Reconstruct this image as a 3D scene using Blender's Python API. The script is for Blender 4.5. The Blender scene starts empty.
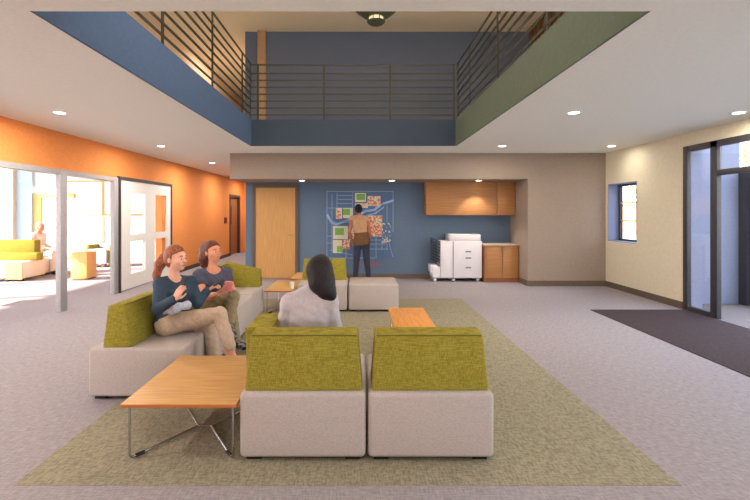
import bpy, bmesh, math, random
import numpy as np
from mathutils import Vector, Matrix, Euler
random.seed(4)
sc = bpy.context.scene
COL = sc.collection
PI = math.pi
F = 436.0; EYE = 1.5; VX, VY = 360.0, 213.0
def at(px, py, d):                       # point of the place seen at px,py and lying d metres away
    return Vector(((px-VX)*d/F, d, EYE-(py-VY)*d/F))

# ------------------------------------------------------------------ materials
MATS = {}
def newmat(name):
    m = bpy.data.materials.new(name); m.use_nodes = True
    nt = m.node_tree; b = nt.nodes['Principled BSDF']
    MATS[name] = m
    return m, nt, b
def mapped(nt, scale=(1,1,1), rot=(0,0,0)):
    tc = nt.nodes.new('ShaderNodeTexCoord'); mp = nt.nodes.new('ShaderNodeMapping')
    mp.inputs['Scale'].default_value = scale; mp.inputs['Rotation'].default_value = rot
    nt.links.new(tc.outputs['Object'], mp.inputs['Vector'])
    return mp.outputs['Vector']
def c4(c): return (c[0], c[1], c[2], 1)
def srgb(r, g, b):
    f = lambda v: (v/255/12.92) if v/255 <= .04045 else ((v/255+.055)/1.055)**2.4
    return (f(r), f(g), f(b))
def mottled(name, c1, c2, scale=(40,40,40), rough=.8, detail=3, bump=0, metal=0, lo=.35, hi=.65, spec=.3):
    m, nt, b = newmat(name)
    v = mapped(nt, scale)
    n = nt.nodes.new('ShaderNodeTexNoise'); n.inputs['Scale'].default_value = 1; n.inputs['Detail'].default_value = detail
    nt.links.new(v, n.inputs['Vector'])
    r = nt.nodes.new('ShaderNodeValToRGB')
    r.color_ramp.elements[0].position = lo; r.color_ramp.elements[1].position = hi
    r.color_ramp.elements[0].color = c4(c1); r.color_ramp.elements[1].color = c4(c2)
    nt.links.new(n.outputs['Fac'], r.inputs['Fac']); nt.links.new(r.outputs['Color'], b.inputs['Base Color'])
    b.inputs['Roughness'].default_value = rough; b.inputs['Metallic'].default_value = metal
    b.inputs['Specular IOR Level'].default_value = spec
    if bump:
        bp = nt.nodes.new('ShaderNodeBump'); bp.inputs['Strength'].default_value = bump; bp.inputs['Distance'].default_value = .004
        nt.links.new(n.outputs['Fac'], bp.inputs['Height']); nt.links.new(bp.outputs['Normal'], b.inputs['Normal'])
    return m
def woven(name, c1, c2, sx, sy, sz=None, rough=.95, bump=.3):
    """two crossed stretched noises: a coarse weave"""
    m, nt, b = newmat(name)
    a = mapped(nt, (sx, sy, sz or sx)); c = mapped(nt, (sy, sx, sz or sx))
    c = mapped(nt, (sy, sx, (sz or sx)*.08)) if sz else c
    n1 = nt.nodes.new('ShaderNodeTexNoise'); n2 = nt.nodes.new('ShaderNodeTexNoise')
    for n, v in ((n1, a), (n2, c)):
        n.inputs['Scale'].default_value = 1; n.inputs['Detail'].default_value = 2
        nt.links.new(v, n.inputs['Vector'])
    ad = nt.nodes.new('ShaderNodeMath'); ad.operation = 'ADD'
    nt.links.new(n1.outputs['Fac'], ad.inputs[0]); nt.links.new(n2.outputs['Fac'], ad.inputs[1])
    mr = nt.nodes.new('ShaderNodeMapRange'); mr.inputs['From Min'].default_value = .75; mr.inputs['From Max'].default_value = 1.25
    nt.links.new(ad.outputs[0], mr.inputs['Value'])
    mx = nt.nodes.new('ShaderNodeMix'); mx.data_type = 'RGBA'
    mx.inputs['A'].default_value = c4(c1); mx.inputs['B'].default_value = c4(c2)
    nt.links.new(mr.outputs['Result'], mx.inputs['Factor']); nt.links.new(mx.outputs['Result'], b.inputs['Base Color'])
    b.inputs['Roughness'].default_value = rough; b.inputs['Specular IOR Level'].default_value = .15
    bp = nt.nodes.new('ShaderNodeBump'); bp.inputs['Strength'].default_value = bump; bp.inputs['Distance'].default_value = .003
    nt.links.new(mr.outputs['Result'], bp.inputs['Height']); nt.links.new(bp.outputs['Normal'], b.inputs['Normal'])
    return m
def glass(name, tint=(1,1,1), gl=.06):
    m, nt, b = newmat(name)
    nt.nodes.remove(b)
    t = nt.nodes.new('ShaderNodeBsdfTransparent'); t.inputs['Color'].default_value = c4(tint)
    g = nt.nodes.new('ShaderNodeBsdfGlossy'); g.inputs['Roughness'].default_value = .02
    mx = nt.nodes.new('ShaderNodeMixShader'); mx.inputs['Fac'].default_value = gl
    nt.links.new(t.outputs[0], mx.inputs[1]); nt.links.new(g.outputs[0], mx.inputs[2])
    nt.links.new(mx.outputs[0], nt.nodes['Material Output'].inputs['Surface'])
    return m
def emit(name, c, s):
    m, nt, b = newmat(name)
    b.inputs['Base Color'].default_value = c4(c); b.inputs['Emission Color'].default_value = c4(c); b.inputs['Emission Strength'].default_value = s
    return m
S = srgb
def near(r, g, b, k=.10):
    c = S(r, g, b); return tuple(v*(1-k) for v in c), tuple(min(1, v*(1+k)) for v in c)
def paint(name, r, g, b, k=.05, **kw): 
    a, c = near(r, g, b, k); return mottled(name, a, c, kw.pop('scale', (30,30,30)), **kw)
paint('ceiling_paint', 240, 241, 232, .02)
paint('orange_paint', 236, 146, 78, .05)
paint('blue_paint', 94, 112, 134, .05)
paint('fascia_blue', 76, 98, 130, .05)
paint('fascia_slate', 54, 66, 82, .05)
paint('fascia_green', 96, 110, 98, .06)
paint('upper_blue', 88, 96, 114, .05)
paint('tan_paint', 154, 138, 124, .05)
paint('cream_paint', 220, 210, 184, .04)
paint('upper_tan', 216, 190, 164, .04)
paint('white_paint', 236, 230, 224, .03)
paint('lilac_panel', 124, 132, 156, .05); paint('reveal_blue', 128, 138, 166, .05); paint('vestibule_floor', 120, 112, 110, .06); paint('upper_wood', 158, 126, 94, .08)
paint('base_trim', 104, 88, 76, .06)
paint('dark_metal', 62, 62, 66, .1, rough=.45)
paint('rail_metal', 52, 50, 36, .1, rough=.5)
paint('frame_alu', 168, 164, 166, .05, rough=.5)
paint('frame_dark', 70, 60, 58, .1, rough=.6)
paint('mullion_wood', 206, 170, 110, .08)
paint('brown_wall', 110, 74, 52, .1)
paint('black_plastic', 34, 32, 34, .1, rough=.5)
paint('copier_white', 218, 214, 218, .02, rough=.5)
paint('copier_grey', 120, 120, 126, .05, rough=.5)
paint('counter_top', 176, 158, 142, .1)
paint('grey_seat', 196, 204, 222, .04)
mottled('chrome', (.55,.55,.57), (.62,.62,.64), (20,20,20), rough=.22, metal=1)
def wood(name, a, b, sc_=(3, 60, 60), rough=.45):
    return mottled(name, S(*a), S(*b), sc_, rough=rough, detail=5, lo=.3, hi=.7)
wood('table_wood', (190,142,86), (214,170,114), (4, 70, 70))
wood('table_wood_y', (208,138,68), (232,166,94), (70, 4, 70))
wood('table_edge', (170,96,38), (192,116,52), (4,70,70))
wood('door_wood', (184,134,76), (204,156,98), (70,70,3))
wood('cabinet_wood', (158,108,64), (180,128,80), (3,70,70))
wood('cabinet_plinth', (126,74,42), (140,86,50), (3,70,70))
wood('slat_wood', (96,64,32), (136,90,44), (60,40,2))
wood('box_wood', (214,166,96), (230,186,116), (60,60,3))
wood('brown_door', (140,84,50), (160,100,62), (50,50,3))
def weave(name, c1, c2, sc_, rough=.95, bump=.2):
    m, nt, b = newmat(name)
    lo_ = sc_*.07
    ns = []
    for sx, sy, sz in ((sc_, sc_, lo_), (lo_, lo_, sc_)):
        n = nt.nodes.new('ShaderNodeTexNoise'); n.inputs['Scale'].default_value = 1; n.inputs['Detail'].default_value = 1.5
        nt.links.new(mapped(nt, (sx, sy, sz)), n.inputs['Vector']); ns.append(n)
    ad = nt.nodes.new('ShaderNodeMath'); ad.operation = 'ADD'
    nt.links.new(ns[0].outputs['Fac'], ad.inputs[0]); nt.links.new(ns[1].outputs['Fac'], ad.inputs[1])
    mr = nt.nodes.new('ShaderNodeMapRange'); mr.inputs['From Min'].default_value = .75; mr.inputs['From Max'].default_value = 1.25
    nt.links.new(ad.outputs[0], mr.inputs['Value'])
    mx = nt.nodes.new('ShaderNodeMix'); mx.data_type = 'RGBA'
    mx.inputs['A'].default_value = c4(c1); mx.inputs['B'].default_value = c4(c2)
    nt.links.new(mr.outputs['Result'], mx.inputs['Factor']); nt.links.new(mx.outputs['Result'], b.inputs['Base Color'])
    b.inputs['Roughness'].default_value = rough; b.inputs['Specular IOR Level'].default_value = .15
    bp = nt.nodes.new('ShaderNodeBump'); bp.inputs['Strength'].default_value = bump; bp.inputs['Distance'].default_value = .003
    nt.links.new(mr.outputs['Result'], bp.inputs['Height']); nt.links.new(bp.outputs['Normal'], b.inputs['Normal'])
# upholstery and floor
weave('green_cloth', S(122,112,36), S(158,147,64), 260)
woven('base_cloth', S(166,156,153), S(188,178,174), 260, 60, bump=.15)
woven('carpet', S(136,129,133), S(162,155,160), 100, 16, bump=.3)
woven('carpet_green', S(120,115,98), S(160,152,130), 110, 22, bump=.3)
woven('mat_brown', S(58,48,50), S(74,62,64), 90, 40, bump=.3)
glass('clear_glass'); glass('panel_glass', (.97,.98,1), .05)
emit('lamp_glow', (1,.95,.86), 14); emit('bulb_glow', (1,.85,.6), .25)
paint('green_seam', 96, 86, 30, .05)
# people
paint('skin_fair', 226, 170, 146, .05, rough=.5)
paint('skin_tan', 214, 146, 116, .05, rough=.5)
paint('skin_brown', 166, 104, 74, .05, rough=.5)
paint('lips', 196, 108, 98, .05, rough=.4)
paint('eye_white', 236, 230, 224, .02, rough=.3)
paint('iris_dark', 52, 34, 26, .05, rough=.2)
mottled('hair_red', S(112,58,38), S(172,102,68), (120,120,14), rough=.5)
mottled('hair_brown', S(72,36,28), S(112,62,48), (120,120,14), rough=.5)
mottled('hair_blond', S(226,206,176), S(244,230,206), (120,120,10), rough=.5)
mottled('hair_black', S(24,19,22), S(40,33,38), (120,120,10), rough=.6)
paint('navy_knit', 48, 66, 84, .12, scale=(60,60,60))
paint('slate_tee', 74, 76, 96, .12, scale=(60,60,60))
paint('khaki', 190, 168, 148, .08, scale=(50,50,50))
paint('olive', 138, 124, 98, .08, scale=(50,50,50))
paint('grey_blouse', 186, 178, 184, .05, scale=(50,50,50))
paint('jeans_dark', 50, 52, 68, .1)
paint('tan_cloth', 182, 142, 108, .08); paint('brown_cloth', 104, 72, 46, .1)
paint('denim_light', 176, 178, 196, .25, scale=(90,90,90))
paint('sole_white', 226, 220, 218, .03)
paint('cup_pink', 206, 120, 124, .1); paint('white_china', 240, 238, 236, .02, rough=.3)
paint('map_blue', 86, 110, 144, .05); paint('map_line', 138, 156, 184, .05); paint('map_river', 150, 178, 222, .05)
paint('map_cream', 206, 202, 180, .06); paint('map_green', 120, 168, 84, .08); paint('map_orange', 214, 128, 92, .08); mottled('map_blocks', S(206,200,178), S(206,110,78), (26,26,30), rough=.8, detail=1, lo=.485, hi=.515)
mottled('map_scatter', S(86,110,144), S(196,186,172), (22,22,24), rough=.8, detail=1, lo=.55, hi=.57)
paint('map_red', 160, 90, 98, .08)
paint('screen_dark', 46, 46, 54, .05, rough=.7); mottled('sneaker', S(30,28,34), S(150,146,150), (26,90,26), rough=.7, lo=.44, hi=.6)
paint('upper_ceiling', 240, 226, 204, .03); paint('leaf', 120, 126, 62, .3, scale=(8,8,8)); paint('bark', 104, 80, 60, .2)
paint('concrete', 200, 194, 186, .05, scale=(3,3,3)); paint('grass', 132, 140, 84, .15, scale=(6,6,6))
paint('brick_tan', 196, 160, 120, .08)
paint('pale_blue_panel', 168, 192, 208, .04); paint('pendant_metal', 74, 80, 56, .1, rough=.35)
paint('sign_red', 140, 50, 34, .1)

# ------------------------------------------------------------------ mesh helpers
def finish(me, smooth=40):
    me.polygons.foreach_set('use_smooth', [True]*len(me.polygons))
    try: me.set_sharp_from_angle(angle=math.radians(smooth))
    except Exception: pass
def obj(name, bm, mat, parent=None, smooth=40):
    bmesh.ops.recalc_face_normals(bm, faces=bm.faces[:])
    me = bpy.data.meshes.new(name); bm.to_mesh(me); bm.free()
    ms = mat if isinstance(mat, (list, tuple)) else [mat]
    for m in ms: me.materials.append(MATS[m])
    finish(me, smooth)
    o = bpy.data.objects.new(name, me); COL.objects.link(o)
    if parent: o.parent = parent
    return o
def box(bm, x0, x1, y0, y1, z0, z1, bev=0, seg=2, mi=0):
    vs = [bm.verts.new(p) for p in ((x0,y0,z0),(x1,y0,z0),(x1,y1,z0),(x0,y1,z0),(x0,y0,z1),(x1,y0,z1),(x1,y1,z1),(x0,y1,z1))]
    return hexa(bm, vs, bev, seg, mi)
def hexa(bm, vs, bev=0, seg=2, mi=0):
    vs = [v if isinstance(v, bmesh.types.BMVert) else bm.verts.new(v) for v in vs]
    fs = [bm.faces.new([vs[i] for i in f]) for f in ((0,3,2,1),(4,5,6,7),(0,1,5,4),(1,2,6,5),(2,3,7,6),(3,0,4,7))]
    for f in fs: f.material_index = mi
    if bev:
        es = list({e for f in fs for e in f.edges})
        r = bmesh.ops.bevel(bm, geom=es, offset=bev, segments=seg, profile=.5, affect='EDGES', clamp_overlap=True)
        for f in r['faces']: f.material_index = mi
    return vs
def tube(bm, pts, r, seg=10, cap=True, mi=0):
    pts = [Vector(p) for p in pts]
    rs = r if isinstance(r, (list, tuple)) else [r]*len(pts)
    rings = []; up = None
    for i, p in enumerate(pts):
        t = (pts[min(i+1, len(pts)-1)] - pts[max(i-1, 0)]).normalized()
        if up is None: up = Vector((0,0,1)) if abs(t.z) < .9 else Vector((1,0,0))
        a = t.cross(up).normalized(); b = a.cross(t).normalized(); up = b
        rings.append([bm.verts.new(p + (a*math.cos(2*PI*k/seg) + b*math.sin(2*PI*k/seg))*rs[i]) for k in range(seg)])
    for i in range(len(rings)-1):
        for k in range(seg):
            f = bm.faces.new((rings[i][k], rings[i][(k+1)%seg], rings[i+1][(k+1)%seg], rings[i+1][k])); f.material_index = mi
    if cap:
        bm.faces.new(rings[0][::-1]).material_index = mi; bm.faces.new(rings[-1]).material_index = mi
def lathe(bm, prof, seg=32, c=(0,0,0), mi=0):
    rings = []
    for r, z in prof:
        if r < 1e-5: rings.append([bm.verts.new((c[0], c[1], c[2]+z))])
        else: rings.append([bm.verts.new((c[0]+r*math.cos(2*PI*k/seg), c[1]+r*math.sin(2*PI*k/seg), c[2]+z)) for k in range(seg)])
    for a, b in zip(rings, rings[1:]):
        for k in range(seg):
            k2 = (k+1) % seg
            q = [a[k % len(a)], a[k2 % len(a)], b[k2 % len(b)], b[k % len(b)]]
            q = list(dict.fromkeys(q))
            if len(q) > 2: bm.faces.new(q).material_index = mi
def B(name, mat, *boxes, parent=None, bev=0, seg=2):
    bm = bmesh.new()
    for b in boxes: box(bm, *b, bev=bev, seg=seg)
    return obj(name, bm, mat, parent)
def tag(o, label, cat, group=None):
    o['label'] = label; o['category'] = cat
    if group: o['group'] = group
    return o
def thing(name, label, cat, loc=(0,0,0), rz=0, group=None):
    o = bpy.data.objects.new(name, None); COL.objects.link(o)
    o.empty_display_size = .1
    o.location = loc; o.rotation_euler = (0,0,rz)
    return tag(o, label, cat, group)
def struct(o): o['kind'] = 'structure'; return o
def copy_tree(o, parent=None):
    c = o.copy(); COL.objects.link(c); c.parent = parent
    for ch in [x for x in o.children]: copy_tree(ch, c)
    return c

# ------------------------------------------------------------------ the setting
ZC = 2.73; XL = -4.55; XR = 5.05; YB = 10.03; YT = 8.96
VXL, VXR, VY0, VY1 = -2.01, 1.77, 2.655, 8.0; ZU = 3.2; ZT = 5.7
Y0 = -5.0
struct(B('floor', 'carpet', (-13, XR+.02, Y0, 18, -.1, 0)))
struct(B('floor_vestibule', 'vestibule_floor', (XR+.02, 6.6, Y0, 8.5, -.1, -.002)))
tag(B('inset_rug', 'carpet_green', (VXL+.1, VXR, 2.40, 7.62, -.004, .0025)), 'large greenish woven carpet inset beneath the lounge seating', 'carpet')
tag(B('entrance_mat', 'mat_brown', (3.56, XR-.02, 1.5, 6.74, 0, .008)), 'dark brown walk-off mat in front of the glazed entrance', 'mat')
# first ceiling / upper floor slab, with the opening of the atrium
struct(B('ceiling', 'ceiling_paint',
  (XL-.2, VXL, Y0, YT, ZC, ZU), (VXR, XR+.2, Y0, YT, ZC, ZU), (VXL, VXR, Y0, VY0, ZC, ZU), (VXL, VXR, VY1, YT, ZC, ZU),
  (XL-.2, -2.67, YT, 18, ZC, ZU), (-2.67, XR+.2, YT, YB+.2, ZC+.0, ZU)))
t = .02
struct(B('trim_1', 'fascia_blue', (VXL-.001, VXL+t, VY0, VY1, ZC-.001, ZU+.01)))
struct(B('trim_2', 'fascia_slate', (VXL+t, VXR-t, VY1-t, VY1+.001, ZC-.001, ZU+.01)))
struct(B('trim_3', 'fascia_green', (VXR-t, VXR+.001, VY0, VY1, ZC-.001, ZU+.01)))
struct(B('trim_4', 'ceiling_paint', (VXL+t, VXR-t, VY0-.001, VY0+.002, ZC-.001, ZU+.01)))
struct(B('ceiling_upper', 'upper_ceiling', (-4.6, 6.0, Y0, 17, ZT, ZT+.2)))
# blue back wall, right wing, soffit
struct(B('wall_back', 'blue_paint', (-2.63, 3.5, YB, YB+.15, 0, ZC)))
struct(B('wall_back_right', 'tan_paint', (3.45, XR+.2, YT, YB+.15, 0, ZC)))
struct(B('wall_soffit', 'tan_paint', (-2.67, 3.45, YT, YB, 2.20, ZC-.001)))
struct(B('wall_corridor', 'orange_paint', (-4.8, -1.5, 16.9, 17.05, 0, ZC)))
struct(B('wall_corridor_inner', 'blue_paint', (-2.63, -2.5, YB+.15, 16.9, 0, ZC)))
# left orange wall: header over the glazed opening, solid beyond
ZH = 2.16; YO1 = 8.30; YO2 = 10.55
struct(B('wall_left', 'orange_paint', (XL-.15, XL, Y0, YO1+1.9, ZH, ZC), (XL-.15, XL, YO1+1.72, 15.2, 0, ZH), (XL-.15, XL, YO1+1.9, 15.2, ZH, ZC),
   (XL-.15, XL, 16.5, 17, 0, ZC), (XL-.15, XL, 15.2, 16.5, 2.16, ZC), (XL-.15, XL, Y0, 1.0, 0, ZH)))
# right wall with the small window and the storefront opening
WX = XR+.28; WY0, WY1, WZ0, WZ1 = 7.95, 8.88, .935, 2.085; SY1, SZ = 6.80, 2.53
struct(B('wall_right', 'cream_paint', (XR, WX, SY1, WY0, 0, ZC), (XR, WX, WY0, WY1, 0, WZ0), (XR, WX, WY0, WY1, WZ1, ZC),
   (XR, WX, WY1, YT, 0, ZC), (XR, WX, .4, SY1, SZ, ZC), (XR, WX, Y0, .4, 0, ZC)))
# baseboards
struct(B('baseboard_back', 'base_trim', (-2.63, -2.47, YB-.015, YB, 0, .1), (-1.41, 2.05, YB-.015, YB, 0, .1), (2.05, 2.67, YB-.015, YB, 0, .1)))
struct(B('baseboard_back_right', 'base_trim', (3.435, XR, YT-.015, YT, 0, .11), (3.435, 3.45, YT, YB, 0, .11)))
struct(B('baseboard_right', 'base_trim', (XR-.015, XR, SY1+.01, YT-.015, 0, .11)))
struct(B('baseboard_left', 'frame_dark', (XL, XL+.015, YO2+.03, 15.15, 0, .1)))
# upper storey
struct(B('wall_upper_back', 'upper_blue', (-2.66, 4.1, 10.1, 10.25, ZU, ZT)))
struct(B('wall_upper_left', 'upper_tan', (-4.5, -4.35, Y0, 17, ZU, ZT), (-4.35, -2.5, 16.8, 17, ZU, ZT)))
struct(B('wall_upper_corridor', 'upper_tan', (-2.66, -2.56, 10.25, 16.8, ZU, ZT)))
bm = bmesh.new()
for k in range(34):
    y = 10.05 - k*.2
    box(bm, 3.9, 3.96, y-.16, y, ZU, ZT)
box(bm, 3.96, 4.1, 3.2, 10.1, ZU, ZT)
struct(obj('wall_upper_right', bm, 'slat_wood'))
struct(B('trim_5', 'upper_wood', (-2.36, -2.17, 10.02, 10.1, ZU, ZT)))

# back door
def flush_door():
    d = thing('door_1', 'honey coloured flush wooden door in dark frame left of wall map', 'door', (-1.94, YB, 0))
    d['kind'] = 'structure'
    B('door_leaf', 'door_wood', (-.455, .455, -.03, 0, .01, 2.08), parent=d)
    B('door_frame', 'base_trim', (-.525, -.455, -.045, 0, 0, 2.15), (.455, .525, -.045, 0, 0, 2.15), (-.455, .455, -.045, 0, 2.08, 2.15), parent=d)
    bm = bmesh.new(); tube(bm, [(.40,-.03,1.0), (.40,-.07,1.0), (.31,-.07,1.0)], .009)
    obj('door_handle', bm, 'chrome', d)
flush_door()
d = thing('door_2', 'brown wooden corridor door with narrow dark vision panel', 'door', (XL, 15.85, 0)); d['kind'] = 'structure'
B('door_leaf', 'brown_door', (-.12, -.07, -.52, .55, .01, 2.07), parent=d)
B('door_frame', 'frame_dark', (-.15, .02, .55, .65, 0, 2.16), (-.15, .02, -.65, -.55, 0, 2.16), (-.15, .02, -.55, .55, 2.07, 2.16), parent=d)
B('vision_panel', 'black_plastic', (-.07, -.062, -.38, -.18, 1.1, 1.75), parent=d)
tag(B('wall_sign', 'sign_red', (XL, XL+.03, 14.6, 14.85, 1.15, 1.35), bev=.005), 'small dark red wall box beside the brown corridor door', 'sign')

# glazed partition to the sunroom: posts, header frame, sliding door panel
p = thing('window_1', 'pale metal framed glazed partition to the sunroom', 'window', (XL, 5, 0)); p['kind'] = 'structure'
def post(y, w, dpt=.05):
    B('post', 'frame_alu', (-dpt, .03, y-5-w/2, y-5+w/2, 0, ZH), parent=p, bev=.004)
for y in (3.9, 6.66, 8.10): post(y, .15)
B('header_frame', 'frame_alu', (-.16, .02, -4, 3.2, ZH-.07, ZH), parent=p)
for a, b in ((-1.1+.09, 1.6-.09), (1.69, 2.96)):
    B('pane', 'clear_glass', (-.07, -.06, a, b, .02, ZH-.07), parent=p)
dr = thing('door_3', 'white sliding door panel with four square windows', 'door', (XL, 9.2, 0)); dr['kind'] = 'structure'
y0, y1 = 8.22-9.2, 10.40-9.2
def P(yw): return yw
def door_panel():
    W = y1-y0
    a0, a1, a2, a3 = y0+W*.17, y0+W*.44, y0+W*.64, y0+W*.90
    zs = (.30, .93, 1.07, 1.90)
    bm = bmesh.new(); X0, X1 = -.03, .03
    for (p0, p1, q0, q1) in ((y0, a0, .02, 2.13), (a1, a2, .02, 2.13), (a3, y1, .02, 2.13),
                             (a0, a1, .02, zs[0]), (a0, a1, zs[1], zs[2]), (a0, a1, zs[3], 2.13),
                             (a2, a3, .02, zs[0]), (a2, a3, zs[1], zs[2]), (a2, a3, zs[3], 2.13)):
        box(bm, X0, X1, p0, p1, q0, q1)
    bmesh.ops.remove_doubles(bm, verts=bm.verts[:], dist=1e-5)
    obj('door_leaf', bm, 'white_paint', dr)
    for (p0, p1) in ((a0, a1), (a2, a3)):
        for (q0, q1) in ((zs[0], zs[1]), (zs[2], zs[3])):
            B('pane', 'panel_glass', (-.006, .006, p0, p1, q0, q1), parent=dr)
    B('door_frame', 'frame_dark', (-.05, .05, y0-.06, y0, 0, 2.19), (-.05, .05, y1, y1+.05, 0, 2.19), (-.05, .05, y0, y1, 2.13, 2.19), parent=dr)
door_panel()

# small window on the right
w = thing('window_2', 'small deep set window with tan muntins in cream wall', 'window', (XR, 8.4, 0)); w['kind'] = 'structure'
a, b = WY0-8.4, WY1-8.4
B('window_lining', 'reveal_blue', (0, .27, b-.012, b, WZ0, WZ1), (0, .27, a, a+.012, WZ0, WZ1), (0, .27, a, b, WZ0, WZ0+.012), (0, .27, a, b, WZ1-.012, WZ1), parent=w)
B('window_frame', 'dark_metal', (.21, .27, b-.06, b-.012, WZ0, WZ1), (.21, .27, a+.012, a+.04, WZ0, WZ1), (.21, .27, a, b, WZ0+.012, WZ0+.05), (.21, .27, a, b, WZ1-.05, WZ1-.012), parent=w)
B('muntin', 'mullion_wood', (.22, .25, -.11, -.075, WZ0+.05, WZ1-.05), (.22, .25, a+.04, b-.06, WZ0+.4, WZ0+.425), (.22, .25, a+.04, b-.06, WZ0+.76, WZ0+.785), parent=w)
B('pane', 'clear_glass', (.233, .237, a+.04, b-.06, WZ0+.05, WZ1-.05), parent=w)

# storefront at the entrance
s = thing('window_4', 'dark metal storefront of the entrance with transom', 'window', (XR, 5, 0)); s['kind'] = 'structure'
def sb(name, *bx): return B(name, 'dark_metal', *bx, parent=s, bev=.003)
sb('post', (-.015, .05, 6.71-5, SY1-5, 0, SZ)); sb('post', (-.015, .05, 6.15-5, 6.27-5, 0, SZ)); sb('post', (-.015, .05, 4.3-5, 4.44-5, 0, SZ)); sb('post', (-.015, .05, 2.3-5, 2.44-5, 0, SZ))
sb('top_rail', (-.015, .05, .4-5, 6.68-5, SZ-.09, SZ)); sb('transom_bar', (-.015, .05, .4-5, 6.15-5, 2.03, 2.11))
sb('bottom_rail', (-.015, .05, 6.27-5, 6.71-5, 0, .07))
B('pane', 'clear_glass', (.015, .025, 6.27-5, 6.71-5, .07, SZ-.09), parent=s)
B('pane', 'clear_glass', (.015, .025, 4.44-5, 6.13-5, 2.11, SZ-.09), parent=s)
B('pane', 'clear_glass', (.015, .025, 2.44-5, 4.3-5, .02, SZ-.09), parent=s)
B('jamb_lining', 'lilac_panel', (.051, .28, 6.785-5, SY1-5, 0, SZ), parent=s)
# vestibule beyond the storefront
struct(B('wall_vestibule', 'lilac_panel', (WX, 6.27, 7.2, 7.35, 0, 2.75)))
v = thing('door_4', 'dark framed glass outer door of the entrance vestibule', 'door', (6.3, 6.0, 0)); v['kind'] = 'structure'
B('door_frame', 'dark_metal', (-.05, .07, 7.05-6, 7.2-6, 0, 2.16), (-.05, .07, 5.0-6, 7.05-6, 2.08, 2.16), (-.05, .07, 4.85-6, 5.0-6, 0, 2.16), parent=v)
lf = B('door_leaf', 'dark_metal', (-.02, .03, 6.93-6, 7.03-6, .02, 2.06), (-.02, .03, 6.03-6, 6.13-6, .02, 2.06), (-.02, .03, 6.13-6, 6.93-6, .02, .22), (-.02, .03, 6.13-6, 6.93-6, 1.96, 2.06), parent=v)
B('pane', 'clear_glass', (.0, .01, 6.13-6, 6.93-6, .22, 1.96), parent=lf)

# balcony railings
def railing(name, label, L, posts, loc, rz, ends=True):
    r = thing(name, label, 'railing', loc, rz, 'balcony railings around the atrium')
    for x in posts:
        B('post', 'rail_metal', (x-.018, x+.018, -.008, .008, .0, 1.03), parent=r)
    zs = [1.015] + [1.015-.16-.127*k for k in range(7)]
    for i, z in enumerate(zs):
        B('rail', 'rail_metal', (0, L, -.010, .010, z-.010, z+.012), parent=r)
    return r
railing('balcony_railing', 'dark metal rail along the left edge of atrium opening', 5.32, (.05, 1.75, 3.24, 4.73, 5.28), (VXL+.015, VY0, ZU), PI/2)
railing('balcony_railing', 'dark metal rail along the back edge of atrium opening', 3.74, (.12, 1.33, 2.54, 3.71), (VXL+.02, VY1-.01, ZU), 0)
railing('balcony_railing', 'dark metal rail along the green right edge of atrium opening', 5.3, (.05, 1.5, 2.97, 4.40, 5.22), (VXR+.005, VY0, ZU), PI/2)

# ------------------------------------------------------------------ lamps
def downlight(name='recessed_downlight'):
    r = thing(name, '', 'ceiling light', group='recessed ceiling downlights')
    bm = bmesh.new(); lathe(bm, [(.062,-.001), (.085,-.001), (.085,-.006), (.062,-.005), (.062,-.001)]); obj('lamp_ring', bm, 'ceiling_paint', r)
    bm = bmesh.new(); lathe(bm, [(0,-.004), (.06,-.004), (.06,-.0005), (0,-.0005)]); obj('lamp_lens', bm, 'lamp_glow', r)
    return r
spots = [((2.62,5.34,ZC), 'round downlight nearest the storefront side of atrium opening'), ((4.64,5.34,ZC), 'round downlight above the storefront near the photo edge'),
 ((-3.68,5.34,ZC), 'round downlight above the glazed sunroom partition'), ((-3.65,8.0,ZC), 'round downlight above the white sliding panel'),
 ((-3.63,10.7,ZC), 'round downlight at the mouth of the orange corridor'), ((2.61,8.0,ZC), 'round downlight in front of the tan soffit, right of opening'),
 ((4.62,8.0,ZC), 'round downlight near the corner above the small window'), ((-1.25,9.4,2.2), 'soffit downlight just right of the wooden door'),
 ((.68,9.4,2.2), 'soffit downlight above the right edge of wall map'), ((2.55,9.37,2.2), 'soffit downlight shining on the wall cabinets')]
spots += [((-3.63,13.4,ZC), 'downlight halfway along the orange corridor'), ((-3.63,16.0,ZC), 'downlight at the far end of the orange corridor'),
 ((2.62,2.0,ZC), 'added downlight above the entrance mat, nearest the camera'), ((-3.65,2.0,ZC), 'added downlight left of camera above the carpet'), ((2.62,-1.0,ZC), 'added downlight behind the camera on the right'), ((-3.65,-1.0,ZC), 'added downlight behind the camera on the left'), ((-.1,.6,ZC), 'added downlight right above the camera')]  # out-of-view lamps around the camera, added to brighten the room
proto = downlight()
LP = {7: 14, 8: 14, 9: 85}; LE = {0:26, 1:22, 5:18, 6:6, 2:42, 3:34, 4:46, 10:40, 11:40, 12:12, 13:55, 14:12, 15:55}
for i, (loc, lab) in enumerate(spots):
    o = proto if i == 0 else copy_tree(proto)
    o.location = loc; o['label'] = lab
    if i in LP:
        ld = bpy.data.lights.new('downlight_beam', 'SPOT'); ld.energy = LP[i]; ld.spot_size = math.radians(92); ld.spot_blend = .45; ld.shadow_soft_size = .06
    else:
        ld = bpy.data.lights.new('downlight_glow', 'AREA'); ld.shape = 'DISK'; ld.size = .14; ld.energy = LE.get(i, 26)
    ld.color = (1,.91,.80)
    lo = bpy.data.objects.new('downlight_beam', ld); COL.objects.link(lo); lo.location = Vector(loc) - Vector((0,0,.02))
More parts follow.
